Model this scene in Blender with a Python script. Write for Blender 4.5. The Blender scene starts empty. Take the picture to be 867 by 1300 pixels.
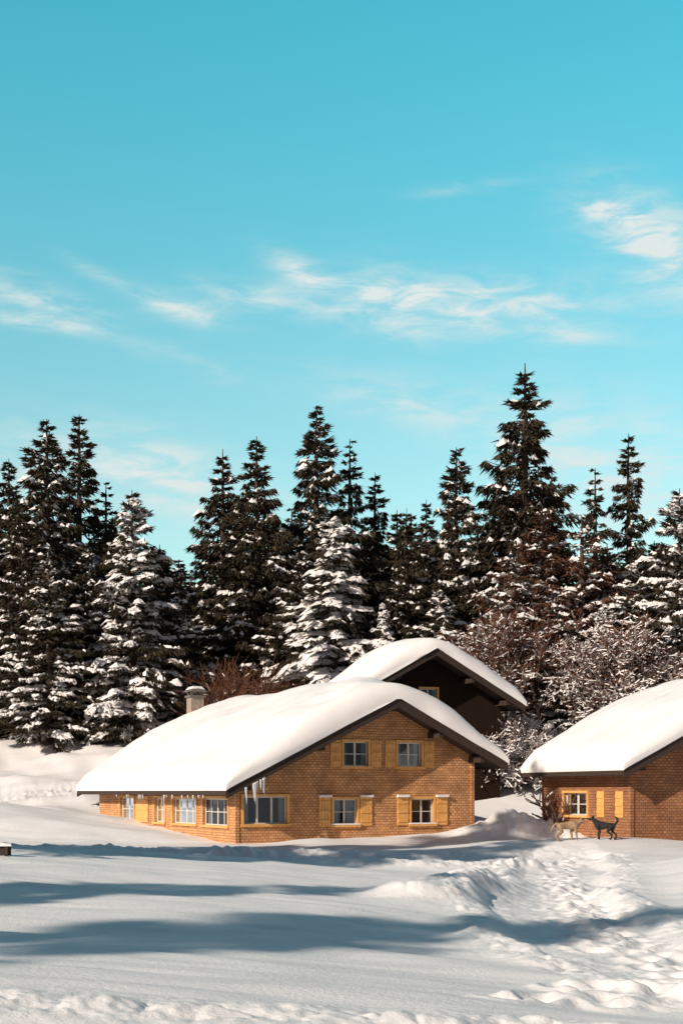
import bpy, math, numpy as np
from mathutils import Vector, Matrix
scene=bpy.context.scene
PI=math.pi
# ------------------------------------------------------------ helpers
def smooth(a,b,x):
    t=np.clip((x-a)/(b-a),0,1); return t*t*(3-2*t)
_tab=np.random.default_rng(11).random((256,256))
def vn(x,y,o=0):
    x=np.asarray(x,float)+o*17.3; y=np.asarray(y,float)+o*9.7
    ix=np.floor(x).astype(int); iy=np.floor(y).astype(int)
    fx=x-ix; fy=y-iy; fx=fx*fx*(3-2*fx); fy=fy*fy*(3-2*fy)
    a=_tab[ix%256,iy%256]; b=_tab[(ix+1)%256,iy%256]; c=_tab[ix%256,(iy+1)%256]; d=_tab[(ix+1)%256,(iy+1)%256]
    return (a*(1-fx)+b*fx)*(1-fy)+(c*(1-fx)+d*fx)*fy-0.5
def fbm(x,y,n=4,o=0):
    s=0;a=1.0
    for i in range(n):
        s=s+a*vn(x*2**i,y*2**i,o+i*3); a*=.5
    return s
def mat(name):
    m=bpy.data.materials.new(name); m.use_nodes=True
    nt=m.node_tree; b=nt.nodes['Principled BSDF']; return m,nt,b
def N(nt,t,**k):
    n=nt.nodes.new(t)
    for a,v in k.items(): setattr(n,a,v)
    return n
def obj(name,me,parent=None,mats=()):
    o=bpy.data.objects.new(name,me); scene.collection.objects.link(o)
    if parent is not None: o.parent=parent
    for m in mats: me.materials.append(m)
    return o
def tri_mesh(name,V,F,mi=None,smoothf=False):
    me=bpy.data.meshes.new(name); k=F.shape[1]
    me.vertices.add(len(V)); me.vertices.foreach_set('co',np.ascontiguousarray(V,dtype=np.float32).ravel())
    me.loops.add(F.size); me.loops.foreach_set('vertex_index',np.ascontiguousarray(F,dtype=np.int32).ravel())
    me.polygons.add(len(F)); me.polygons.foreach_set('loop_start',np.arange(0,F.size,k,dtype=np.int32))
    if mi is not None: me.polygons.foreach_set('material_index',np.ascontiguousarray(mi,dtype=np.int32))
    if smoothf: me.polygons.foreach_set('use_smooth',np.ones(len(F),bool))
    me.update(calc_edges=True); me.validate(); return me
class MB:
    def __init__(s): s.v=[];s.f=[];s.m=[]
    def box(s,a,b,m=0,mp=None,jit=0):
        x0,y0,z0=a;x1,y1,z1=b;i=len(s.v)
        P=[(x0,y0,z0),(x1,y0,z0),(x1,y1,z0),(x0,y1,z0),(x0,y0,z1),(x1,y0,z1),(x1,y1,z1),(x0,y1,z1)]
        if mp: P=[mp(*p) for p in P]
        s.v+=P
        for q in [(0,3,2,1),(4,5,6,7),(0,1,5,4),(1,2,6,5),(2,3,7,6),(3,0,4,7)]:
            s.f.append([i+j for j in q]); s.m.append(m)
    def poly(s,P,m=0):
        i=len(s.v); s.v+=list(P); s.f.append(list(range(i,i+len(P)))); s.m.append(m)
    def prism(s,prof,y0,y1,m=0):
        i=len(s.v);n=len(prof)
        s.v+=[(p[0],y0,p[1]) for p in prof]+[(p[0],y1,p[1]) for p in prof]
        s.f.append(list(range(i,i+n)));s.m.append(m)
        s.f.append(list(range(i+2*n-1,i+n-1,-1)));s.m.append(m)
        for j in range(n):
            k=(j+1)%n; s.f.append([i+j,i+n+j,i+n+k,i+k]);s.m.append(m)
    def build(s,name,parent,mats):
        me=bpy.data.meshes.new(name); me.from_pydata(s.v,[],s.f); me.polygons.foreach_set('material_index',s.m)
        import bmesh
        bm=bmesh.new();bm.from_mesh(me);bmesh.ops.recalc_face_normals(bm,faces=bm.faces);bm.to_mesh(me);bm.free()
        return obj(name,me,parent,mats)
# ------------------------------------------------------------ materials
def snow_mat(name,scale=1.0,bump=.35):
    m,nt,b=mat(name)
    b.inputs['Roughness'].default_value=.55
    b.inputs['Specular IOR Level'].default_value=.3
    tc=N(nt,'ShaderNodeTexCoord'); n1=N(nt,'ShaderNodeTexNoise'); n1.inputs['Scale'].default_value=1.3*scale;n1.inputs['Detail'].default_value=6
    n2=N(nt,'ShaderNodeTexNoise'); n2.inputs['Scale'].default_value=14*scale;n2.inputs['Detail'].default_value=6;n2.inputs['Roughness'].default_value=.7
    nt.links.new(tc.outputs['Object'],n1.inputs['Vector']);nt.links.new(tc.outputs['Object'],n2.inputs['Vector'])
    r=N(nt,'ShaderNodeValToRGB'); r.color_ramp.elements[0].position=.3;r.color_ramp.elements[0].color=(.84,.81,.80,1)
    r.color_ramp.elements[1].position=.7;r.color_ramp.elements[1].color=(.90,.875,.86,1)
    nt.links.new(n1.outputs['Fac'],r.inputs['Fac']);nt.links.new(r.outputs['Color'],b.inputs['Base Color'])
    bp=N(nt,'ShaderNodeBump');bp.inputs['Strength'].default_value=bump;bp.inputs['Distance'].default_value=.04
    nt.links.new(n2.outputs['Fac'],bp.inputs['Height']);nt.links.new(bp.outputs['Normal'],b.inputs['Normal'])
    return m
SNOW=snow_mat('snow_ground',1,.5); RSNOW=snow_mat('snow_roof',.7,.3)
def simple(name,c1,c2,scale=5,rough=.8,bump=0,stretch=(1,1,1)):
    m,nt,b=mat(name); b.inputs['Roughness'].default_value=rough
    tc=N(nt,'ShaderNodeTexCoord'); mp=N(nt,'ShaderNodeMapping'); mp.inputs['Scale'].default_value=stretch
    n=N(nt,'ShaderNodeTexNoise');n.inputs['Scale'].default_value=scale;n.inputs['Detail'].default_value=5
    r=N(nt,'ShaderNodeValToRGB'); r.color_ramp.elements[0].position=.3;r.color_ramp.elements[1].position=.7
    r.color_ramp.elements[0].color=(*c1,1);r.color_ramp.elements[1].color=(*c2,1)
    L=nt.links.new;L(tc.outputs['Object'],mp.inputs['Vector']);L(mp.outputs[0],n.inputs['Vector']);L(n.outputs['Fac'],r.inputs['Fac']);L(r.outputs['Color'],b.inputs['Base Color'])
    if bump:
        bp=N(nt,'ShaderNodeBump');bp.inputs['Strength'].default_value=bump;bp.inputs['Distance'].default_value=.02
        L(n.outputs['Fac'],bp.inputs['Height']);L(bp.outputs['Normal'],b.inputs['Normal'])
    return m
def shingle(name,c1,c2,cm):
    m,nt,b=mat(name); b.inputs['Roughness'].default_value=.85; L=nt.links.new
    tc=N(nt,'ShaderNodeTexCoord'); sp=N(nt,'ShaderNodeSeparateXYZ'); ad=N(nt,'ShaderNodeMath',operation='ADD'); cb=N(nt,'ShaderNodeCombineXYZ')
    L(tc.outputs['Object'],sp.inputs[0]);L(sp.outputs[0],ad.inputs[0]);L(sp.outputs[1],ad.inputs[1]);L(ad.outputs[0],cb.inputs[0]);L(sp.outputs[2],cb.inputs[1])
    nw=N(nt,'ShaderNodeTexNoise');nw.inputs['Scale'].default_value=3
    mx=N(nt,'ShaderNodeVectorMath',operation='MULTIPLY_ADD');mx.inputs[1].default_value=(.03,.03,0)
    L(cb.outputs[0],nw.inputs['Vector']);L(nw.outputs['Color'],mx.inputs[0]);L(cb.outputs[0],mx.inputs[2])
    br=N(nt,'ShaderNodeTexBrick');br.inputs['Scale'].default_value=1
    br.inputs['Brick Width'].default_value=.17;br.inputs['Row Height'].default_value=.095;br.inputs['Mortar Size'].default_value=.010
    br.inputs['Mortar Smooth'].default_value=.3;br.inputs['Bias'].default_value=0
    br.inputs['Color1'].default_value=(*c1,1);br.inputs['Color2'].default_value=(*c2,1);br.inputs['Mortar'].default_value=(*cm,1)
    L(mx.outputs[0],br.inputs['Vector'])
    n=N(nt,'ShaderNodeTexNoise');n.inputs['Scale'].default_value=1.2;n.inputs['Detail'].default_value=8;n.inputs['Roughness'].default_value=.65;L(cb.outputs[0],n.inputs['Vector'])
    r=N(nt,'ShaderNodeValToRGB');r.color_ramp.elements[0].position=.3;r.color_ramp.elements[0].color=(.60,.58,.58,1);r.color_ramp.elements[1].position=.65;r.color_ramp.elements[1].color=(1.1,1.1,1.1,1)
    L(n.outputs['Fac'],r.inputs['Fac'])
    mm=N(nt,'ShaderNodeMix',data_type='RGBA',blend_type='MULTIPLY');mm.inputs['Factor'].default_value=1
    L(br.outputs['Color'],mm.inputs['A']);L(r.outputs['Color'],mm.inputs['B']);L(mm.outputs['Result'],b.inputs['Base Color'])
    bp=N(nt,'ShaderNodeBump');bp.inputs['Strength'].default_value=.7;bp.inputs['Distance'].default_value=.02;bp.invert=True
    L(br.outputs['Fac'],bp.inputs['Height']);L(bp.outputs['Normal'],b.inputs['Normal'])
    return m
SH1=shingle('shingle_honey',(.78,.405,.175),(.57,.285,.12),(.27,.12,.052))
SH2=shingle('shingle_shaded_brown',(.46,.205,.088),(.32,.135,.06),(.14,.06,.03))  # right house: darker brown stands in for shade on its gable
DARK=simple('dark_timber',(.028,.016,.011),(.05,.028,.018),6,.8,.3,(1,1,6))
DARKW=simple('dark_board_wall',(.014,.008,.005),(.028,.015,.010),6,.95,.3,(6,6,1))
DARKW.node_tree.nodes['Principled BSDF'].inputs['Specular IOR Level'].default_value=.1
OCHRE=simple('ochre_wood',(.66,.32,.085),(.82,.44,.14),7,.6,.2,(1,1,.3))
SASH=simple('white_sash',(.62,.58,.52),(.72,.68,.62),5,.5)
CURT=simple('curtain',(.6,.57,.52),(.75,.72,.68),9,.9,0,(8,8,.2))
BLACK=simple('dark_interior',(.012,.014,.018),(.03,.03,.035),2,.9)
STONE=simple('chimney_masonry',(.22,.17,.14),(.36,.29,.24),9,.9,.4)
METAL=simple('chimney_metal',(.10,.08,.07),(.18,.15,.13),6,.5)
BARK=simple('bark',(.035,.022,.016),(.08,.05,.035),8,.9,.4,(1,1,.3))
def glass():
    m=bpy.data.materials.new('window_glass');m.use_nodes=True;nt=m.node_tree;nt.nodes.clear()
    o=N(nt,'ShaderNodeOutputMaterial');t=N(nt,'ShaderNodeBsdfTransparent');t.inputs[0].default_value=(.45,.5,.55,1)
    g=N(nt,'ShaderNodeBsdfGlossy');g.inputs['Roughness'].default_value=.03;g.inputs['Color'].default_value=(.8,.9,1,1)
    f=N(nt,'ShaderNodeFresnel');f.inputs[0].default_value=1.45;a=N(nt,'ShaderNodeMath',operation='ADD');a.inputs[1].default_value=.02
    x=N(nt,'ShaderNodeMixShader');L=nt.links.new;L(f.outputs[0],a.inputs[0]);L(a.outputs[0],x.inputs[0]);L(t.outputs[0],x.inputs[1]);L(g.outputs[0],x.inputs[2]);L(x.outputs[0],o.inputs[0])
    return m
GLASS=glass()
def ice():
    m,nt,b=mat('ice');b.inputs['Base Color'].default_value=(.85,.88,.9,1);b.inputs['Roughness'].default_value=.15;b.inputs['Transmission Weight'].default_value=.35;b.inputs['IOR'].default_value=1.31
    return m
ICE=ice()
def needle(name,a,b_,rough=.75):
    m,nt,b=mat(name);b.inputs['Roughness'].default_value=rough;b.inputs['Specular IOR Level'].default_value=.15
    g=N(nt,'ShaderNodeNewGeometry');r=N(nt,'ShaderNodeValToRGB');r.color_ramp.elements[0].color=(*a,1);r.color_ramp.elements[1].color=(*b_,1)
    nt.links.new(g.outputs['Random Per Island'],r.inputs['Fac']);nt.links.new(r.outputs['Color'],b.inputs['Base Color']);return m
NEED=needle('spruce_needles',(.020,.020,.011),(.070,.050,.030))
LARCH=needle('brown_foliage',(.05,.024,.015),(.15,.068,.040))
TWIG=needle('red_brown_twigs',(.08,.037,.022),(.19,.085,.05))
TSNOW,_nt,_b=mat('snow_on_branches');_b.inputs['Base Color'].default_value=(.87,.83,.81,1);_b.inputs['Roughness'].default_value=.7
# ------------------------------------------------------------ terrain
TA=[(-40,43),(-14,41),(-3,39.5),(3.5,40),(6.2,42.5),(7.2,47),(7.6,49.5)]
TB=[(6.8,45),(5.6,36),(3.9,28),(3.6,20),(4.8,14.5),(8,9)]
def pdist(x,y,P):
    d=np.full(np.shape(x),1e9)
    for (ax,ay),(bx,by) in zip(P[:-1],P[1:]):
        vx,vy=bx-ax,by-ay;t=np.clip(((x-ax)*vx+(y-ay)*vy)/(vx*vx+vy*vy),0,1)
        d=np.minimum(d,np.hypot(x-ax-t*vx,y-ay-t*vy))
    return d
def gauss(x,y,cx,cy,sx,sy): return np.exp(-.5*(((x-cx)/sx)**2+((y-cy)/sy)**2))
def hgt(x,y,detail=True):
    x=np.asarray(x,float);y=np.asarray(y,float)
    z=smooth(63,84,y)*4.4+np.clip(y-84,0,400)*.04
    z=z-.07*15*np.tanh(x/15)*(1-smooth(33,46,y))*smooth(-60,-10,y)
    z=z+smooth(50,66,y)*smooth(-3,-8,x)*.45
    z=z+1.0*gauss(x,y,10.6,33.5,2.8,4.0)
    z=z+.6*gauss(x,y,8.8,24,2.0,3.4)
    dpath=np.minimum(pdist(x,y,TB),pdist(x,y,TA))
    dogs=gauss(x,y,7.9,45.6,1.9,1.7)
    flat=1-.85*smooth(2.6,1.2,dpath)
    flat=flat*(1-.8*gauss(x,y,8,46,2.5,3.5))
    z=z+fbm(x/9,y/7,3,1)*.38*smooth(12,22,np.hypot(x,y))*flat
    z=z+fbm(x/3.5+.2*y,y/1.8,3,5)*.10*flat
    z=z+np.abs(fbm(x/4+.5*y,y/.9,3,85))*.05*flat*smooth(9,14,y)
    z=z+fbm(x/5,y/3,3,15)*.9*smooth(-8,-13,x)*smooth(60,66,y)*smooth(84,78,y)
    z=z+1.0*gauss(x,y,-16.5,60,4.0,3.0)+.7*gauss(x,y,-13,54,3.5,1.6)
    z=z+.22*np.exp(-.5*(((-(x+3.7)*.438+(y-50)*.899)+.9)/.8)**2)*smooth(-3,-.5,x)*smooth(7,5,x)
    z=z+.36*gauss(x,y,8,46.5,2.6,2.0)
    pile=.75*gauss(x,y,7.0,53.0,1.5,.9)+.5*gauss(x,y,5.9,52.4,.8,.7)+.2*gauss(x,y,8.6,51.2,.8,.8)
    pile=pile*(1+.5*fbm(x/.9,y/.9,3,77))
    z=z+pile
    z=z+.55*np.exp(-.5*((y-69-.1*x)/1.2)**2)*smooth(-8,-13,x)
    rough=np.clip(pile*2.2,0,1.6)+1.3*np.exp(-.5*((y-70.5-.1*x)/1.4)**2)*smooth(-10,-13,x)
    wob=fbm(x/2.5,y/2.5,3,9)*.7
    dA=pdist(x,y,TA)+wob; dB=pdist(x,y,TB)+wob*.6
    z=z-(.12*smooth(1.6,.9,dA)+.15*smooth(1.4,.9,dB))*(1-dogs)
    nodog=smooth(43,39.5,y)+smooth(3,0,x)*smooth(39.5,43,y)
    bA=np.exp(-.5*((dA-1.8)/.38)**2)*nodog;bB=np.exp(-.5*((dB-1.6)/.28)**2)*nodog
    z=z+bA*(.10+.32*np.clip(fbm(x/1.7,y/1.7,2,21)+.1,0,1))+bB*(.03+.26*np.clip(fbm(x/1.5,y/1.5,2,25),0,1))*smooth(12,18,y)
    cb=np.exp(-.5*((pdist(x,y,[(1.4,26.0),(2.7,29.5),(3.6,32)])-.2)/.45)**2)
    z=z+cb*.30
    rough=rough+bA*.9+bB*.7+.55*smooth(1.7,1.2,dA)+.33*smooth(1.5,1.0,dB)+cb*.35
    yb=11.15+.2*np.sin(x*.5)+vn(x/1.5,0*x,3)*.4
    b3=np.exp(-.5*((y-yb)/.32)**2)*smooth(-30,-10,x)*smooth(30,10,x)
    z=z+b3*(.03+.09*np.clip(fbm(x/.8,y/.5,2,31)+.3,0,1)); rough=rough+b3*.7
    rough=rough*(1-.9*dogs)
    if detail:
        c=fbm(x/.55,y/.55,4,41); c=np.abs(c)*1.5-.35
        c2=fbm(x/.16,y/.16,2,47)
        z=z+np.clip(rough,0,1.6)*(c*.12+c2*.055)
        fp=np.zeros(np.shape(x))
        for (x0,y0,x1,y1,n) in [(2.3,14.9,8,13.0,26),(-10,41.0,4,42.5,30),(1.5,13.4,9,16.2,30),(3.9,16,5.3,34,44),(3.5,20,5.1,33,40),(5,33,6.8,43,26),(-9,36,-1,37.5,24)]:
            for i in range(n):
                t=i/n;px=x0+(x1-x0)*t+.2*math.sin(i*2.3);py=y0+(y1-y0)*t+(.13 if i%2 else -.13)
                m=(np.abs(x-px)<.5)&(np.abs(y-py)<.5)
                if m.any(): fp[m]+=np.exp(-(((x[m]-px)/.12)**2+((y[m]-py)/.16)**2))-.45*np.exp(-((np.hypot(x[m]-px,y[m]-py)-.28)/.09)**2)
        z=z-.085*fp
    return z
def H0(x,y): return float(hgt(np.array([float(x)]),np.array([float(y)]),False)[0])
def ground():
    half=.30
    a=np.concatenate([np.linspace(-PI,-half,70,endpoint=False),np.linspace(-half,half,640,endpoint=False),np.linspace(half,PI,70,endpoint=False)])
    r=np.concatenate([np.linspace(.8,9,14,endpoint=False),np.geomspace(9,62,620,endpoint=False),np.geomspace(62,130,110,endpoint=False),np.geomspace(130,1500,30)])
    A,R=np.meshgrid(a,r,indexing='ij'); X=R*np.sin(A);Y=R*np.cos(A);Z=hgt(X.ravel(),Y.ravel()).reshape(X.shape)
    na,nr=X.shape; V=np.stack([X,Y,Z],-1).reshape(-1,3)
    I=np.arange(na*nr).reshape(na,nr); I2=np.roll(I,-1,0)
    F=np.stack([I[:,:-1],I2[:,:-1],I2[:,1:],I[:,1:]],-1).reshape(-1,4)[:,::-1]
    me=tri_mesh('snow_ground',V,F,None,True)
    o=obj('snow_ground',me,None,[SNOW])
    import bmesh
    bm=bmesh.new();bm.from_mesh(me);bm.verts.ensure_lookup_table()
    f=bm.faces.new([bm.verts[i] for i in I[:,0]]);f.smooth=True;f.normal_update()
    if f.normal.z<0:f.normal_flip()
    bm.to_mesh(me);bm.free()
ground()
# ------------------------------------------------------------ chalets
def chalet(name,loc,rot,w,L,sa,za,pitch,oL,oR,oF,oB,T,wallm,gwin=(),lwin=(),chim=None,zlow=-1.2,seed=0,ev=.58):
    E=bpy.data.objects.new(name,None);scene.collection.objects.link(E);E.location=loc;E.rotation_euler=(0,0,rot)
    th=.16
    rz=lambda s:za-pitch*abs(s-sa)
    b=MB();b.prism([(0,zlow),(w,zlow),(w,rz(w)-th-.01),(sa,za-th-.01),(0,rz(0)-th-.01)],0,L,0)
    wo=b.build('walls',E,[wallm])
    cut=MB()
    for (u0,u1,z0,z1,*_) in gwin: cut.box((u0,-.5,z0),(u1,.28,z1))
    for (u0,u1,z0,z1,*_) in lwin: cut.box((-.5,u0,z0),(.28,u1,z1))
    if gwin or lwin:
        co=cut.build('cutter',E,[]);md=wo.modifiers.new('b','BOOLEAN');md.operation='DIFFERENCE';md.object=co;md.solver='EXACT'
        bpy.context.view_layer.update()
        dg=bpy.context.evaluated_depsgraph_get();me=bpy.data.meshes.new_from_object(wo.evaluated_get(dg))
        wo.modifiers.clear();wo.data=me;bpy.data.objects.remove(co)
    s0=-oL;s1=w+oR
    r=MB();r.prism([(s0,rz(s0)),(sa,za),(s1,rz(s1)),(s1,rz(s1)-th),(sa,za-th),(s0,rz(s0)-th)],-oF,L+oB,0)
    bw=.34
    for yy in (-oF-.05,L+oB):
        r.prism([(s0-.04,rz(s0)+.03),(sa,za+.05),(sa,za-bw),(s0-.04,rz(s0)-bw+.02)],yy,yy+.05,0)
        r.prism([(sa+.001,za+.05),(s1+.04,rz(s1)+.03),(s1+.04,rz(s1)-bw+.02),(sa+.001,za-bw)],yy,yy+.05,0)
    r.box((s0-.05,-oF+.01,rz(s0)-.2),(s0-.003,L+oB-.01,rz(s0)+.01),0)
    r.box((s1+.003,-oF+.01,rz(s1)-.2),(s1+.05,L+oB-.01,rz(s1)+.01),0)
    for s in (.12,sa*.5,sa,(sa+w)/2,w-.12):
        r.box((s-.09,-oF+.12,rz(s)-th-.30),(s+.09,-.003,rz(s)-th-.06),0)
    for i in range(int(L/.9)+1):
        y=.2+i*.9
        if y<L: r.prism([(-oL+.1,rz(-oL+.1)-th-.002),(-.003,rz(0)-th-.002),(-.003,rz(0)-th-.14),(-oL+.1,rz(-oL+.1)-th-.1)],y,y+.1,0)
    r.build('roof',E,[DARK])
    nu,nv=90,110
    e=.06;u=.5-.5*np.cos(np.linspace(0,PI,nu));v=.5-.5*np.cos(np.linspace(0,PI,nv))
    S,Yv=np.meshgrid((s0-e)+(s1-s0+2*e)*u,(-oF-.05-e)+(L+oF+oB+.1+2*e)*v,indexing='ij')
    sab=np.sqrt((S-sa)**2+.9**2)-.5
    dS=np.minimum(S-S.min(),S.max()-S);dY=np.minimum(Yv-Yv.min(),Yv.max()-Yv)
    def rnd(d,R): q=1-np.clip(d/R,0,1);return np.sqrt(np.clip(1-q*q,0,1))
    eav=ev+(1-ev)*smooth(0,3.2,dS)
    fr=.72+.28*smooth(0,2.5,dY)
    wav=1+.24*fbm(S/2.5+seed,Yv/2.5,3,60+seed)
    lump=.07*fbm(S/.9+seed,Yv/.9,3,90+seed)
    top=za-pitch*np.maximum(sab,0)+(T*eav*fr*wav+lump)*rnd(dS,.5)*rnd(dY,.5)
    base=za-pitch*np.abs(S-sa)+.04
    sag=-.03*(1-rnd(dS,.3))-.02*(1-rnd(dY,.25))*(.5+vn(S*1.3,Yv*1.3,4))
    top=np.maximum(top,base)+sag
    S2=S+ (np.where(S<sa,-1,1))*(1-rnd(dS,.3))*.10*(vn(Yv*.9,S*0,70+seed)+.2)
    Y2=Yv+np.where(Yv<L/2,-1,1)*(1-rnd(dY,.3))*.14*(vn(S*.9,Yv*0,75+seed)+.1)
    V=np.concatenate([np.stack([S2,Y2,top],-1).reshape(-1,3),np.stack([S,Yv,base+sag-.02],-1).reshape(-1,3)])
    I=np.arange(nu*nv).reshape(nu,nv);q=np.stack([I[:-1,:-1],I[1:,:-1],I[1:,1:],I[:-1,1:]],-1).reshape(-1,4)
    rim=np.concatenate([I[:,0],I[-1,1:],I[-2::-1,-1],I[0,-2:0:-1]]);r2=np.roll(rim,-1);off=nu*nv
    q3=np.stack([rim,rim+off,r2+off,r2],-1)
    me=tri_mesh('roof_snow',V,np.concatenate([q,q3]),None,True);obj('roof_snow',me,E,[RSNOW])
    def window(i,mp,u0,u1,z0,z1,nx,ny,shut,sn,cur):
        b=MB();B=lambda a,c,m:b.box(a,c,m,mp)
        t=.085
        B((u0-t,-.02,z1),(u1+t,.05,z1+t),0);B((u0-t-.03,-.02,z0-t),(u1+t+.03,.09,z0),0)
        B((u0-t,-.02,z0),(u0,.045,z1),0);B((u1,-.02,z0),(u1+t,.045,z1),0)
        g=.045;dz=-.10
        B((u0,dz-.04,z0),(u1,dz,z0+g),1);B((u0,dz-.04,z1-g),(u1,dz,z1),1);B((u0,dz-.04,z0+g),(u0+g,dz,z1-g),1);B((u1-g,dz-.04,z0+g),(u1,dz,z1-g),1)
        for k in range(1,nx):
            c=u0+(u1-u0)*k/nx;h=.035 if (k*2==nx or nx==3) else .018
            B((c-h,dz-.038,z0+g),(c+h,dz+.004,z1-g),1)
        for k in range(1,ny):
            c=z0+(z1-z0)*k/ny
            B((u0+g,dz-.034,c-.014),(u1-g,dz-.002,c+.014),1)
        P=[mp(u0+g,dz-.02,z0+g),mp(u1-g,dz-.02,z0+g),mp(u1-g,dz-.02,z1-g),mp(u0+g,dz-.02,z1-g)];b.poly(P,2)
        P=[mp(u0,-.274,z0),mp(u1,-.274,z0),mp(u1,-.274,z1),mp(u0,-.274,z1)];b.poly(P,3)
        if cur:
            wd=(u1-u0)*cur
            for (c0,c1) in ((u0+.02,u0+wd),(u1-wd,u1-.02)):
                n=6
                for k in range(n):
                    a=c0+(c1-c0)*k/n;a2=c0+(c1-c0)*(k+1)/n;da=-.2+.02*(k%2);db=-.2+.02*((k+1)%2)
                    b.poly([mp(a,da,z0+.02),mp(a2,db,z0+.02),mp(a2,db,z1-.02),mp(a,da,z1-.02)],4)
        if sn: B((u0-.1,.0,z0+.001),(u1+.1,.10,z0+.05),5)
        b.build('window_%d'%i,E,[OCHRE,SASH,GLASS,BLACK,CURT,RSNOW])
        if shut:
            for j,(a,c) in enumerate(shut):
                s=MB();zz0=z0-.04;zz1=z1+.06
                n=4
                for k in range(n):
                    q0=a+(c-a)*k/n;q1=a+(c-a)*(k+1)/n-.012
                    s.box((q0,.012,zz0),(q1,.042,zz1),0,mp)
                for zb in (zz0+.12,zz1-.24,(zz0+zz1)/2-.06):
                    s.box((a+.03,.044,zb),(c-.03,.066,zb+.11),0,mp)
                if sn: s.box((a-.01,.008,zz1+.002),(c+.01,.13,zz1+.09),1,mp)
                o=s.build('shutter_%d_%d'%(i,j),E,[OCHRE,RSNOW])
                bv=o.modifiers.new('bv','BEVEL');bv.width=.006;bv.segments=1
    i=0
    for (u0,u1,z0,z1,nx,ny,shut,sn,cur) in gwin:
        window(i,lambda u,d,z:(u,-d,z),u0,u1,z0,z1,nx,ny,shut,sn,cur);i+=1
    for (u0,u1,z0,z1,nx,ny,shut,sn,cur) in lwin:
        window(i,lambda u,d,z:(-d,u,z),u0,u1,z0,z1,nx,ny,shut,sn,cur);i+=1
    c=MB();c.box((-.035,-.035,zlow),(.10,-.002,rz(0)-th-.05),0);c.box((-.035,0,zlow),(-.002,.12,rz(0)-th-.05),0)
    c.box((w-.12,-.035,zlow),(w+.035,-.002,rz(w)-th-.05),0)
    c.build('corner_boards',E,[wallm])
    if chim:
        s,t,h,ww=chim;zb=rz(s)-.2
        c=MB();c.box((s-ww/2,t-ww/2,zb),(s+ww/2,t+ww/2,zb+h),0);c.box((s-ww/2-.07,t-ww/2-.07,zb+h+.001),(s+ww/2+.07,t+ww/2+.07,zb+h+.09),1)
        for dx in (-1,1):
            for dy in (-1,1):
                c.box((s+dx*(ww/2-.08)-.05,t+dy*(ww/2-.08)-.05,zb+h+.091),(s+dx*(ww/2-.08)+.05,t+dy*(ww/2-.08)+.05,zb+h+.26),1)
        c.prism([(s-ww/2-.12,zb+h+.261),(s+ww/2+.12,zb+h+.261),(s+ww/2+.08,zb+h+.33),(s,zb+h+.40),(s-ww/2-.08,zb+h+.33)],t-ww/2-.1,t+ww/2+.1,1)
        c.prism([(s-ww/2-.05,zb+h+.36),(s,zb+h+.402),(s+ww/2+.05,zb+h+.36),(s+ww/2*.6,zb+h+.50),(s-ww/2*.6,zb+h+.51)],t-ww/2-.05,t+ww/2+.05,2)
        c.build('chimney',E,[STONE,METAL,RSNOW])
    return E
A1=math.radians(26)
main=chalet('shingled_chalet',(-3.7,50,0),A1,9.7,16.8,5.9,5.25,.5,.75,.85,1.0,.9,1.1,SH1,
  gwin=[(4.2,5.2,2.78,3.68,2,2,((3.66,4.1),(5.31,5.75)),0,.2),(6.43,7.43,2.78,3.68,2,2,((5.9,6.33),(7.54,7.98)),0,.22),
        (.28,1.95,.70,1.68,3,1,None,0,.15),(3.80,4.74,.64,1.58,2,2,((3.2,3.68),(4.86,5.36)),1,.38),(7.0,7.95,.64,1.58,2,2,((6.4,6.88),(8.06,8.56)),1,.12)],
  lwin=[(.75,3.3,.62,1.60,4,2,None,0,.12),(4.0,6.7,.62,1.60,4,2,None,0,.12),(7.6,8.9,.62,1.60,2,2,None,0,.1),(11.6,13.6,.62,1.60,2,2,((9.7,11.3),),0,.1)],
  chim=(4.2,15.6,2.0,.62),seed=1,ev=.42)
ic=MB();r_=np.random.default_rng(5)
for i in range(30):
    if i<14: x=-.1+r_.random()*.85;y=-1.06-r_.random()*.05; z=5.25-.5*abs(x-5.9)-.27;l=.25+.55*r_.random()
    else: x=-.80-r_.random()*.05;y=-1+r_.random()*13;z=5.25-.5*6.65-.2;l=.06+.2*r_.random()
    rr=.02+.03*r_.random()*min(1,l*2);n=6;rings=4
    prev=None
    for k in range(rings):
        f=k/(rings-1);R=rr*(1-f)**.8+.002;ring=[(x+R*math.cos(2*PI*j/n),y+R*math.sin(2*PI*j/n),z-l*f) for j in range(n)]
        if prev:
            for j in range(n): ic.poly([prev[j],prev[(j+1)%n],ring[(j+1)%n],ring[j]],0)
        prev=ring
ic.build('icicles',main,[ICE])
chalet('timber_chalet',(.65,68.5,2.8),math.radians(20),7.7,4.0,3.7,5.95,.56,.5,.7,1.3,.5,1.05,DARKW,
  gwin=[(3.4,4.3,3.3,4.1,2,2,None,0,.2)],seed=2,zlow=-2)
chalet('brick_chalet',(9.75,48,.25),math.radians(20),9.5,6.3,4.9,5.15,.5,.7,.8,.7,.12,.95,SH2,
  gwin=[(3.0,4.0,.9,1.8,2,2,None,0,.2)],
  lwin=[(2.9,4.6,.75,1.55,2,2,((.45,.95),(1.7,2.2)),0,.2)],seed=3)
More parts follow.
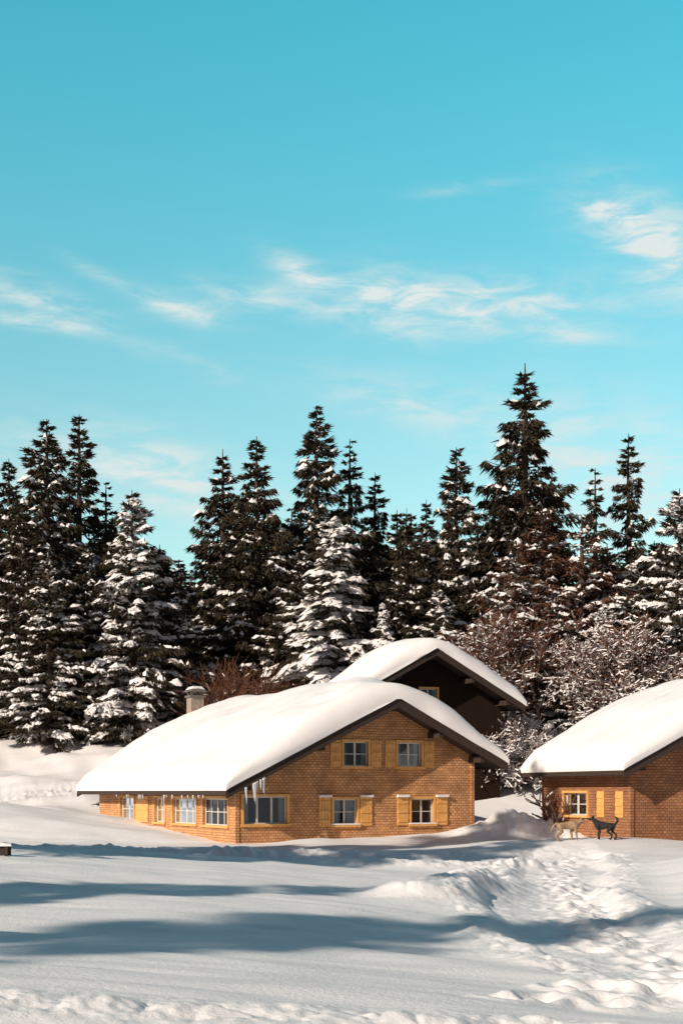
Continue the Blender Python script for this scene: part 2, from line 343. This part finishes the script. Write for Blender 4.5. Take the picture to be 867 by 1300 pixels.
# ------------------------------------------------------------ spruces
def spruce(name,seed,H=20,R=3.6,snow=.5,gap=.0,dens=1.0,leaf=None,ragged=1.0,droop=1.0,tier=1.0,sfall=.85,cs=1.0):
    g=np.random.default_rng(seed);NV=[];SV=[];W=[]
    z=.05*H;asym=g.random()*6.28
    while z<H*.985:
        f=z/H; lenf=(1-f)**.88*(1 if f>.12 else .8+f*1.6); nb=int(g.integers(5,9)) if f<.9 else 5
        a0=g.random()*6.28; lev=1+.42*ragged*(g.random()-.5)
        for k in range(nb):
            if g.random()<gap: continue
            az=a0+k*2*PI/nb+g.normal()*.25
            patch=1+ragged*.55*float(vn(az*1.1+5,z*.32+seed,seed))+.12*math.cos(az-asym)
            l=max(.18,R*lenf*lev*patch*(1+g.normal()*.20*ragged)); zb_=z+g.normal()*.16
            up=.08+.55*f+g.normal()*.06;dr=(.62-.2*f)*droop*(1+g.normal()*.15)
            ca,sa_=math.cos(az),math.sin(az); fw=np.array([ca,sa_,0]);pp=np.array([-sa_,ca,0])
            def C(t): return np.outer(t*l,fw)+np.stack([0*t,0*t,zb_+l*(up*t-dr*t*t+.22*t**4)],1)
            tt=np.linspace(0,1,5);c=C(tt);rad=.05*(1-tt)+.012
            W.append((c,rad))
            n=int((14+44*l)*dens)
            t=np.sqrt(g.random(n))*.97+.03; q=g.uniform(-1,1,n); tw=(.26*l*(1-t)**.7*np.minimum(1,t*4)+.08)
            p=C(t)+pp*(q*tw)[:,None]+fw*(np.abs(q)*tw*.5)[:,None]; p[:,2]-=np.abs(q)*tw*.55+g.random(n)**2*.30*min(1,l/1.5)
            d=fw[None]*(.45+.3*g.random(n))[:,None]+pp[None]*(q*.7+g.normal(size=n)*.3)[:,None]; d[:,2]-=.35+.9*g.random(n); 
            if f>.85: d[:,2]+=.9
            d/=np.linalg.norm(d,axis=1)[:,None]
            s=np.cross(d,g.normal(size=(n,3)));s/=np.linalg.norm(s,axis=1)[:,None]+1e-6
            ln=(.22+.34*g.random(n))*(.6+.4*min(1,l/1.5));wd=.04+.04*g.random(n)
            NV.append(np.stack([p-s*wd[:,None],p+s*wd[:,None],p+d*ln[:,None]],1))
            cov=snow*(1.25-sfall*f)*np.clip(.5+g.normal()*.55,0.03,1.6)*(.5+1.4*max(0,.25+float(vn(az*.9,z*.35,seed+9))))
            m=int((2+9*l)*cov)
            if m>0:
                t=g.random(m)**.6*.93+.05;q=g.uniform(-1,1,m)*.8;q=q*np.abs(q)**.3;tw=(.26*l*(1-t)**.7*np.minimum(1,t*4)+.05)
                p=C(t)+pp*(q*tw)[:,None]+fw*(np.abs(q)*tw*.5)[:,None];p[:,2]-=np.abs(q)*tw*.5-.05
                sl=(up-2*dr*t)
                r1=(.09+.22*g.random(m)**1.5)*(.55+.45*min(1,l/1.5))*cs;r2=r1*(.45+.45*g.random(m))
                ang=np.arange(6)*PI/3
                yw=g.normal(size=m)*.5+q*.7
                f2=fw[None]*np.cos(yw)[:,None]+pp[None]*np.sin(yw)[:,None];p2=-fw[None]*np.sin(yw)[:,None]+pp[None]*np.cos(yw)[:,None]
                f2=f2.copy();f2[:,2]=sl*1.05
                rim=p[:,None]+f2[:,None]*(r1[:,None]*np.cos(ang)*(1+.3*g.normal(size=(m,6))))[:,:,None]+p2[:,None]*(r2[:,None]*np.sin(ang)*(1+.3*g.normal(size=(m,6))))[:,:,None]
                rim[:,:,2]-=(.04+.20*cs*g.random((m,6))*min(1,snow))
                top=p.copy();top[:,2]+=(.05+.09*g.random(m))*cs
                for j in range(6): SV.append(np.stack([top,rim[:,j],rim[:,(j+1)%6]],1))
        z+=(.32+.22*g.random()+.10*(1-f))*tier
    NVa=np.concatenate(NV);
    tris=[NVa.reshape(-1,3)];mi=[np.zeros(len(NVa),int)]
    if SV:
        SVa=np.concatenate(SV);tris.append(SVa.reshape(-1,3));mi.append(np.ones(len(SVa),int))
    wt=[]
    def tube(c,rad,ns):
        c=np.asarray(c);d=np.gradient(c,axis=0);d/=np.linalg.norm(d,axis=1)[:,None]+1e-9
        ref=np.array([0,0,1.]) if abs(d[0,2])<.8 else np.array([1.,0,0]);s=np.cross(d,ref);s/=np.linalg.norm(s,axis=1)[:,None];u=np.cross(s,d)
        an=np.arange(ns)*2*PI/ns;ring=c[:,None]+(s[:,None]*np.cos(an)[None,:,None]+u[:,None]*np.sin(an)[None,:,None])*np.asarray(rad)[:,None,None]
        a=ring[:-1];b=ring[1:];a2=np.roll(a,-1,1);b2=np.roll(b,-1,1)
        return np.concatenate([np.stack([a,a2,b],2).reshape(-1,3,3),np.stack([a2,b2,b],2).reshape(-1,3,3)])
    for c,rad in W: wt.append(tube(c,rad,3))
    tz=np.linspace(-1.0,H,14);tr=.012*H*(1-np.clip(tz/H,0,1))**.8*1.3+.02
    wob=np.stack([.08*np.sin(tz*.5+seed),.08*np.cos(tz*.4+seed),tz],1);wob[:,:2]*=(1-np.clip(tz/H,0,1))[:,None]
    wt.append(tube(wob,tr,9));wt=np.concatenate(wt)
    tris.append(wt.reshape(-1,3));mi.append(np.full(len(wt),2))
    V=np.concatenate(tris);F=np.arange(len(V)).reshape(-1,3)
    me=tri_mesh(name,V,F,np.concatenate(mi));
    for m in (leaf or NEED,TSNOW,BARK): me.materials.append(m)
    return me
DV=[spruce('spruce_dark_a',1,snow=.6,gap=.06,cs=1.1),spruce('spruce_dark_b',2,snow=.45,gap=.18,R=3.3,ragged=1.3,tier=1.15,cs=1.05),spruce('spruce_dark_c',3,snow=.8,gap=.08,ragged=1.2,cs=1.15),
    spruce('spruce_dark_d',4,snow=.5,gap=.26,R=3.2,dens=.9,ragged=1.4,tier=1.3,cs=1.05),spruce('spruce_dark_e',5,snow=.65,gap=.12,R=3.5,ragged=1.1,tier=1.1,sfall=1.1,cs=1.1)]
SVN=[spruce('spruce_snow_a',11,snow=4.0,gap=.06,ragged=1.1,droop=1.4,tier=1.15,sfall=.4,cs=1.4),spruce('spruce_snow_b',12,snow=2.5,gap=.12,ragged=1.3,tier=1.15,sfall=.55,cs=1.35),spruce('spruce_snow_c',13,snow=1.6,gap=.12,ragged=1.3,sfall=.75,cs=1.25)]
LV=[spruce('larch_a',31,snow=1.0,gap=.22,ragged=1.6,leaf=LARCH,dens=.75,droop=.7,tier=1.15,cs=1.15),spruce('larch_b',32,snow=1.5,gap=.28,ragged=1.7,leaf=LARCH,dens=.6,droop=.8,tier=1.25,cs=1.2)]
def place(me,x,y,h,r,rot,name='spruce_tree',parent=None,lean=0):
    o=bpy.data.objects.new(name,me);scene.collection.objects.link(o)
    o.location=(x,y,H0(x,y)-.1);o.scale=(r/3.6,r/3.6,h/20);o.rotation_euler=(lean,lean*.6,rot)
    if parent: o.parent=parent
    return o
def tp(px,py,Y,r,me,rot,name='spruce_tree'):
    x=(px-433.5)/1805*Y; zt_=1.85+(1005-py)/1805*Y
    return place(me,x,Y,zt_-H0(x,Y)+.1,r,rot,name)
T=[(12,582,88,3.8,DV[0]),(60,532,86,4.8,DV[2]),(101,526,90,4.6,DV[1]),(135,612,92,3.6,DV[3]),(30,650,82,3.6,DV[2]),(62,700,80,3.2,SVN[2]),(110,690,84,3.2,SVN[2]),
 (168,622,81,3.6,SVN[1]),(205,700,93,3.0,DV[2]),(230,716,84,2.5,SVN[2]),(283,570,90,3.9,DV[4]),(326,554,88,4.4,DV[0]),(258,690,95,3,DV[3]),(355,660,94,3.2,DV[1]),
 (402,516,90,4.6,DV[2]),(444,557,93,4.0,DV[3]),(424,655,81,4.4,SVN[0]),(384,700,84,3.6,SVN[2]),(476,600,95,3.6,DV[1]),(486,765,80,2.0,SVN[0]),(516,645,90,3.0,DV[4]),(541,634,94,3.0,DV[0]),
 (579,568,91,4.0,DV[2]),(558,745,83,3.0,SVN[1]),(606,660,90,3.4,DV[4]),(666,461,90,5.6,DV[4]),(635,600,94,3.6,DV[0]),(700,590,95,3.6,DV[3]),(755,594,90,3.6,DV[3]),(797,550,92,3.8,DV[1]),
 (830,690,94,3.4,DV[0]),(862,620,80,3.8,SVN[1]),(842,745,82,2.8,SVN[2]),(900,590,90,4,DV[2]),(-40,560,88,4,DV[0]),(808,705,81,3.4,SVN[1]),(765,770,79,3.0,SVN[0]),(722,790,79,2.6,SVN[1])]
for i,(px,py,Y,r,me) in enumerate(T): tp(px,py,Y,r,me,i*1.7)
for i,(px,py,Y,r,me) in enumerate([(688,642,84,4.6,LV[0]),(652,690,82,3.8,LV[1]),(738,655,83,4.4,LV[1]),(770,690,84,4.0,LV[0])]): tp(px,py,Y,r,me,i*2.1,'larch_tree')
fo=bpy.data.objects.new('distant_forest',None);scene.collection.objects.link(fo)
g=np.random.default_rng(3)
for i in range(74):
    x=-42+84*(i/73)+g.normal()*.5;y=98+g.random()*14
    k=x/y*1805+433
    h=(12 if 160<k<300 or k>720 else 14.5)+g.random()*3.5
    place(DV[i%5],x,y,h,3.8+g.random(),g.random()*6,'spruce',fo)
for (x,y,h,r,me) in [(-26.2,1.2,19.0,3.6,DV[0]),(-32,-11.2,25.5,4.8,DV[2]),(-23.8,22.9,23,5.2,DV[2]),(-20.6,20.2,19.5,4.6,DV[0])]:
    place(me,x,y,h,r,x)
# ------------------------------------------------------------ bare trees
def bare(name,seed,loc,H,spread,snow,tw,twmat=TWIG,shrub=False,levels=5):
    g=np.random.default_rng(seed);segs=[]
    def grow(p,d,l,r,k):
        n=3;q=p
        for i in range(n):
            d2=d+g.normal(size=3)*.13;d2[2]+=.04;d2/=np.linalg.norm(d2)
            e=q+d2*l/n;segs.append((q,e,r*(1-i*.1),r*(1-(i+1)*.1)));q=e;d=d2
            if k<levels and (i>0 or k>0):
                for _ in range(2 if k>1 else 3):
                    a=g.normal(size=3);a-=d*a.dot(d);a/=np.linalg.norm(a)
                    nd=d*.62+a*(.75*spread);nd[2]=nd[2]*.75+.05;nd/=np.linalg.norm(nd)
                    grow(q,nd,l*(.52+.22*g.random()),r*.5,k+1)
        if k<levels: grow(q,d,l*.6,r*.6,k+1)
    if shrub:
        for i in range(9):
            a=g.random()*6.28;d=np.array([math.cos(a)*.5*spread,math.sin(a)*.5*spread,1.]);d/=np.linalg.norm(d)
            grow(np.array([math.cos(a)*.2,math.sin(a)*.2,-.2]),d,H*.55,.05,1)
    else: grow(np.array([0,0,-.3]),np.array([0,0,1.]),H*.42,.018*H,0)
    P=np.array([s[0] for s in segs]);Q=np.array([s[1] for s in segs]);R0=np.maximum(np.array([s[2] for s in segs]),tw);R1=np.maximum(np.array([s[3] for s in segs]),tw*.8)
    zmax=Q[:,2].max();sc=H/zmax;P=P*sc;Q=Q*sc
    D=Q-P;D/=np.linalg.norm(D,axis=1)[:,None]+1e-9;S=np.cross(D,[.1,.2,1.]);S/=np.linalg.norm(S,axis=1)[:,None]+1e-9;U=np.cross(S,D)
    tr=[];ns=4
    for j in range(ns):
        a,b=2*PI*j/ns,2*PI*(j+1)/ns
        oa=S*math.cos(a)+U*math.sin(a);ob=S*math.cos(b)+U*math.sin(b)
        tr.append(np.stack([P+oa*R0[:,None],P+ob*R0[:,None],Q+oa*R1[:,None]],1));tr.append(np.stack([P+ob*R0[:,None],Q+ob*R1[:,None],Q+oa*R1[:,None]],1))
    W=np.concatenate(tr);mi=[np.where(np.tile(R0,8)>.05,1,0)]
    hor=np.sqrt(1-D[:,2]**2);sel=(hor>.45)&(g.random(len(P))<snow*(1.2-.7*P[:,2]/H))
    p,q,s,r0,r1=P[sel],Q[sel],S[sel],R0[sel],R1[sel];w0=(r0*.9+.03)[:,None];up=np.array([0,0,1.])
    h0=(r0+.03+.03*g.random(len(r0)))[:,None]
    ST=[]
    for sg in (-1,1):
        a=p+sg*s*w0+up*r0[:,None]*.2;b=q+sg*s*w0*.8+up*r1[:,None]*.2;c=p+up*h0;d=q+up*h0*.9
        ST.append(np.stack([a,b,c],1));ST.append(np.stack([b,d,c],1))
    ST=np.concatenate(ST)
    V=np.concatenate([W.reshape(-1,3),ST.reshape(-1,3)]);mi.append(np.full(len(ST),2))
    me=tri_mesh(name,V,np.arange(len(V)).reshape(-1,3),np.concatenate(mi))
    o=obj(name,me,None,[twmat,BARK,TSNOW]);o.location=(*loc,H0(*loc)-.05);return o
def bx(px,Y): return ((px-433.5)/1805*Y,Y)
bare('beech_tree',22,bx(700,78),9.0,1.05,.35,.020,levels=4)
bare('beech_tree',26,bx(790,78),8.2,1.15,.7,.020,levels=4)
bare('hazel_bush',23,bx(285,80),5.2,1.0,.03,.014,shrub=True,levels=3)
bare('hazel_bush',33,bx(315,81),5.4,1.0,.03,.014,shrub=True,levels=3)
bare('frosted_shrub',24,bx(648,73),3.9,1.3,1.2,.014,shrub=True,levels=4)
bare('hazel_bush',28,bx(705,52.5),1.4,.8,.1,.007,shrub=True,levels=2)
# ------------------------------------------------------------ dogs
def dog(name,loc,rot,col,c2,sc=1.0,tailup=True,headlow=False):
    J=[];Ed=[]
    def a(p,r,par=None):
        J.append((p,r));i=len(J)-1
        if par is not None: Ed.append((par,i))
        return i
    pel=a((-.28,0,.52),(.105,.12));wa=a((-.08,0,.51),(.10,.12),pel);ch=a((.14,0,.50),(.125,.16),wa);sh=a((.27,0,.54),(.11,.135),ch)
    hz=-.10 if headlow else 0
    nk=a((.38,0,.66+hz*.7),(.075,.09),sh);hd=a((.46,0,.75+hz),(.076,.085),nk);st=a((.53,0,.735+hz),(.05,.05),hd);mz=a((.63,0,.71+hz),(.034,.034),st)
    t1=a((-.38,0,.56),(.04,.04),pel)
    if tailup: t2=a((-.46,0,.66),(.045,.045),t1);t3=a((-.44,0,.78),(.045,.045),t2);a((-.36,0,.82),(.02,.02),t3)
    else: t2=a((-.47,0,.46),(.04,.04),t1);t3=a((-.53,0,.34),(.035,.035),t2);a((-.58,0,.28),(.015,.015),t3)
    for s in (-1,1):
        o=.05*s
        h=a((-.27,s*.09,.44),(.08,.095),pel);k=a((-.17+o,s*.10,.30),(.055,.06),h);hk=a((-.34+o,s*.10,.18),(.036,.036),k);f=a((-.31+o,s*.10,.04),(.03,.03),hk);a((-.24+o,s*.10,.022),(.03,.024),f)
        h=a((.24,s*.09,.42),(.065,.08),sh);k=a((.20-o,s*.095,.30),(.045,.05),h);hk=a((.23-o,s*.095,.16),(.034,.034),k);f=a((.22-o,s*.095,.035),(.03,.03),hk);a((.27-o,s*.095,.022),(.03,.024),f)
    me=bpy.data.meshes.new(name);me.from_pydata([j[0] for j in J],Ed,[])
    o=obj(name,me)
    sk=o.modifiers.new('skin','SKIN');sk.use_smooth_shade=True
    for i,j in enumerate(J): me.skin_vertices[0].data[i].radius=j[1]
    me.skin_vertices[0].data[0].use_root=True
    ss=o.modifiers.new('s','SUBSURF');ss.levels=2;ss.render_levels=2
    m=simple(name+'_fur',col,c2,9,.9,.5);me.materials.append(m)
    x,y=loc
    fx=np.array([x+math.cos(rot)*dx*sc for dx in (-.3,.25)]);fy=np.array([y+math.sin(rot)*dx*sc for dx in (-.3,.25)])
    o.location=(x,y,float(hgt(fx,fy).mean())-.005);o.rotation_euler=(0,0,rot);o.scale=(sc,)*3
    b=MB()
    for s in (-1,1):
        z=.80+hz;b.poly([(.41,s*.035,z-.01),(.48,s*.045,z),(.43,s*.075,z+.085)]);b.poly([(.48,s*.045,z),(.44,s*.085,z-.03),(.43,s*.075,z+.085)]);b.poly([(.41,s*.035,z-.01),(.43,s*.075,z+.085),(.44,s*.085,z-.03)])
    b.build('ears',o,[m])
    e=MB()
    e.box((.645,-.016,.705+hz),(.668,.016,.73+hz))
    for s in (-1,1): e.box((.515,s*.045-.008,.765+hz),(.53,s*.045+.008,.78+hz))
    e.build('nose_and_eyes',o,[BLACK])
    return o
dog('tan_dog',(7.2,45.4),math.radians(8),(.24,.15,.09),(.40,.27,.17),1.0,False,True)
dog('black_dog',(8.4,45.4),math.radians(150),(.010,.009,.009),(.02,.018,.017),.9,True)
# ------------------------------------------------------------ bench at left edge
bn=MB()
bn.box((-.8,-.2,.40),(.8,.2,.45),0);bn.box((-.8,.2,.55),(.8,.24,.85),0)
for x in (-.65,.65): bn.box((x-.05,-.17,-.2),(x+.05,-.1,.399),0);bn.box((x-.05,.10,-.2),(x+.05,.199,.849),0)
bo=bn.build('wooden_bench',None,[DARK]);bo.location=(-7.0,28,H0(-7,28)-.33);bo.rotation_euler=(0,0,.1);bo.scale=(.6,.6,.6)
s=MB();s.prism([(-.82,.852),(.82,.852),(.80,.93),(.5,.97),(-.5,.98),(-.79,.93)],.1,.26,0);s.build('snow_cap',bo,[RSNOW])
# ------------------------------------------------------------ light, sky
EL=math.radians(26);AZ=math.atan2(-.72,-.69)
S=Vector((math.sin(AZ)*math.cos(EL),math.cos(AZ)*math.cos(EL),math.sin(EL)))
ld=bpy.data.lights.new('sun','SUN');ld.energy=5.0;ld.angle=math.radians(.5);ld.color=(1,.88,.75)
lo=bpy.data.objects.new('sun',ld);scene.collection.objects.link(lo);lo.rotation_euler=S.to_track_quat('Z','Y').to_euler();lo.location=(-20,-20,30)
w=bpy.data.worlds.new('World');scene.world=w;w.use_nodes=True;nt=w.node_tree;L=nt.links.new
bg=nt.nodes['Background'];bg.inputs['Strength'].default_value=.10
sky=N(nt,'ShaderNodeTexSky',sky_type='NISHITA');sky.sun_disc=False;sky.sun_elevation=EL;sky.sun_rotation=AZ;sky.air_density=1.0;sky.dust_density=.6;sky.ozone_density=1.0
tc=N(nt,'ShaderNodeTexCoord');sp=N(nt,'ShaderNodeSeparateXYZ');L(tc.outputs['Generated'],sp.inputs[0])
def M(op,a=None,b=None):
    n=N(nt,'ShaderNodeMath',operation=op)
    for i,v in enumerate((a,b)):
        if v is None: continue
        if isinstance(v,(int,float)): n.inputs[i].default_value=v
        else: L(v,n.inputs[i])
    return n.outputs[0]
az=M('ARCTAN2',sp.outputs[0],sp.outputs[1]);el=M('ARCSINE',sp.outputs[2])
dt=N(nt,'ShaderNodeVectorMath',operation='DOT_PRODUCT');L(tc.outputs['Generated'],dt.inputs[0]);dt.inputs[1].default_value=(.0,.95,.31)
mk=N(nt,'ShaderNodeMapRange',interpolation_type='SMOOTHSTEP');mk.inputs['From Min'].default_value=.5;mk.inputs['From Max'].default_value=.92;L(dt.outputs['Value'],mk.inputs['Value'])
te=N(nt,'ShaderNodeMapRange',interpolation_type='SMOOTHSTEP');te.inputs['From Min'].default_value=.12;te.inputs['From Max'].default_value=.56;L(el,te.inputs['Value'])
tv=N(nt,'ShaderNodeMix',data_type='RGBA');tv.inputs['A'].default_value=(1.55,1.93,1.52,1);tv.inputs['B'].default_value=(.62,2.60,2.04,1);L(te.outputs[0],tv.inputs['Factor'])
tm=N(nt,'ShaderNodeMix',data_type='RGBA');tm.inputs['A'].default_value=(.46,.39,.39,1);L(tv.outputs['Result'],tm.inputs['B']);L(mk.outputs[0],tm.inputs['Factor'])  # sky outside the view is dimmed to deepen the shadows
tint=N(nt,'ShaderNodeMix',data_type='RGBA',blend_type='MULTIPLY');tint.inputs['Factor'].default_value=1;L(tm.outputs['Result'],tint.inputs['B']);L(sky.outputs[0],tint.inputs['A'])
cv=N(nt,'ShaderNodeCombineXYZ');L(az,cv.inputs[0]);L(el,cv.inputs[1])
clouds=[(590,388,130,24,-3,1.3),(500,385,50,28,-20,.6),(395,350,46,11,-22,1.1),(330,378,70,15,-5,.7),(225,392,48,11,-12,1.0),(30,375,75,16,-12,.8),(45,408,60,7,-4,1.0),(115,343,35,7,-18,.4),(840,315,80,34,-30,1.35),(770,270,30,10,-20,.7),(710,425,70,7,-8,.6),
 (590,240,50,6,3,.4),(210,605,100,34,-14,1.2),(530,515,110,24,-12,.6),(780,600,120,60,-20,.9),(20,600,60,40,0,.6),(230,455,90,14,-18,.25)]
tot=None
for (px,py,sx,sy,ro,am) in clouds:
    a0=math.atan((px-433.5)/1805);e0=math.atan((1005-py)/1805*math.cos(a0))
    mp=N(nt,'ShaderNodeMapping',vector_type='TEXTURE');mp.inputs['Location'].default_value=(a0,e0,0);mp.inputs['Rotation'].default_value=(0,0,math.radians(ro));mp.inputs['Scale'].default_value=(sx/1805,sy/1805,1)
    L(cv.outputs[0],mp.inputs[0]);d=N(nt,'ShaderNodeVectorMath',operation='DOT_PRODUCT');L(mp.outputs[0],d.inputs[0]);L(mp.outputs[0],d.inputs[1])
    v=M('MULTIPLY',M('EXPONENT',M('MULTIPLY',d.outputs['Value'],-.7)),am)
    tot=v if tot is None else M('ADD',tot,v)
m2=N(nt,'ShaderNodeMapping');m2.inputs['Rotation'].default_value=(0,0,math.radians(14));m2.inputs['Scale'].default_value=(22,80,1);L(cv.outputs[0],m2.inputs[0])
n1=N(nt,'ShaderNodeTexNoise');n1.inputs['Scale'].default_value=1;n1.inputs['Detail'].default_value=10;n1.inputs['Roughness'].default_value=.62;n1.inputs['Distortion'].default_value=.45;L(m2.outputs[0],n1.inputs['Vector'])
rp=N(nt,'ShaderNodeMapRange',interpolation_type='SMOOTHSTEP');rp.inputs['From Min'].default_value=.34;rp.inputs['From Max'].default_value=.72;L(n1.outputs['Fac'],rp.inputs['Value'])
dens=M('MULTIPLY',M('MULTIPLY',tot,M('ADD',M('MULTIPLY',rp.outputs[0],1.05),.14)),.95)
low=N(nt,'ShaderNodeMapRange',interpolation_type='SMOOTHSTEP');low.inputs['From Min'].default_value=.36;low.inputs['From Max'].default_value=.0;low.inputs['To Max'].default_value=.2;L(el,low.inputs['Value'])
cl=N(nt,'ShaderNodeMath',operation='ADD',use_clamp=True);L(dens,cl.inputs[0]);L(low.outputs[0],cl.inputs[1])
cm=N(nt,'ShaderNodeMix',data_type='RGBA');L(cl.outputs[0],cm.inputs['Factor']);L(tint.outputs['Result'],cm.inputs['A']);cm.inputs['B'].default_value=(7.4,8.2,8.1,1)
L(cm.outputs['Result'],bg.inputs['Color'])
# ------------------------------------------------------------ camera
cd=bpy.data.cameras.new('camera');cam=bpy.data.objects.new('camera',cd);scene.collection.objects.link(cam);scene.camera=cam
cd.sensor_fit='VERTICAL';cd.sensor_height=36;cd.lens=50;cam.location=(0,0,1.85);cam.rotation_euler=(math.radians(90),0,0)
cd.shift_y=(1005-650)/1300;cd.clip_end=4000;cd.clip_start=.1
scene.view_settings.view_transform='Standard';scene.view_settings.look='None';scene.view_settings.exposure=0
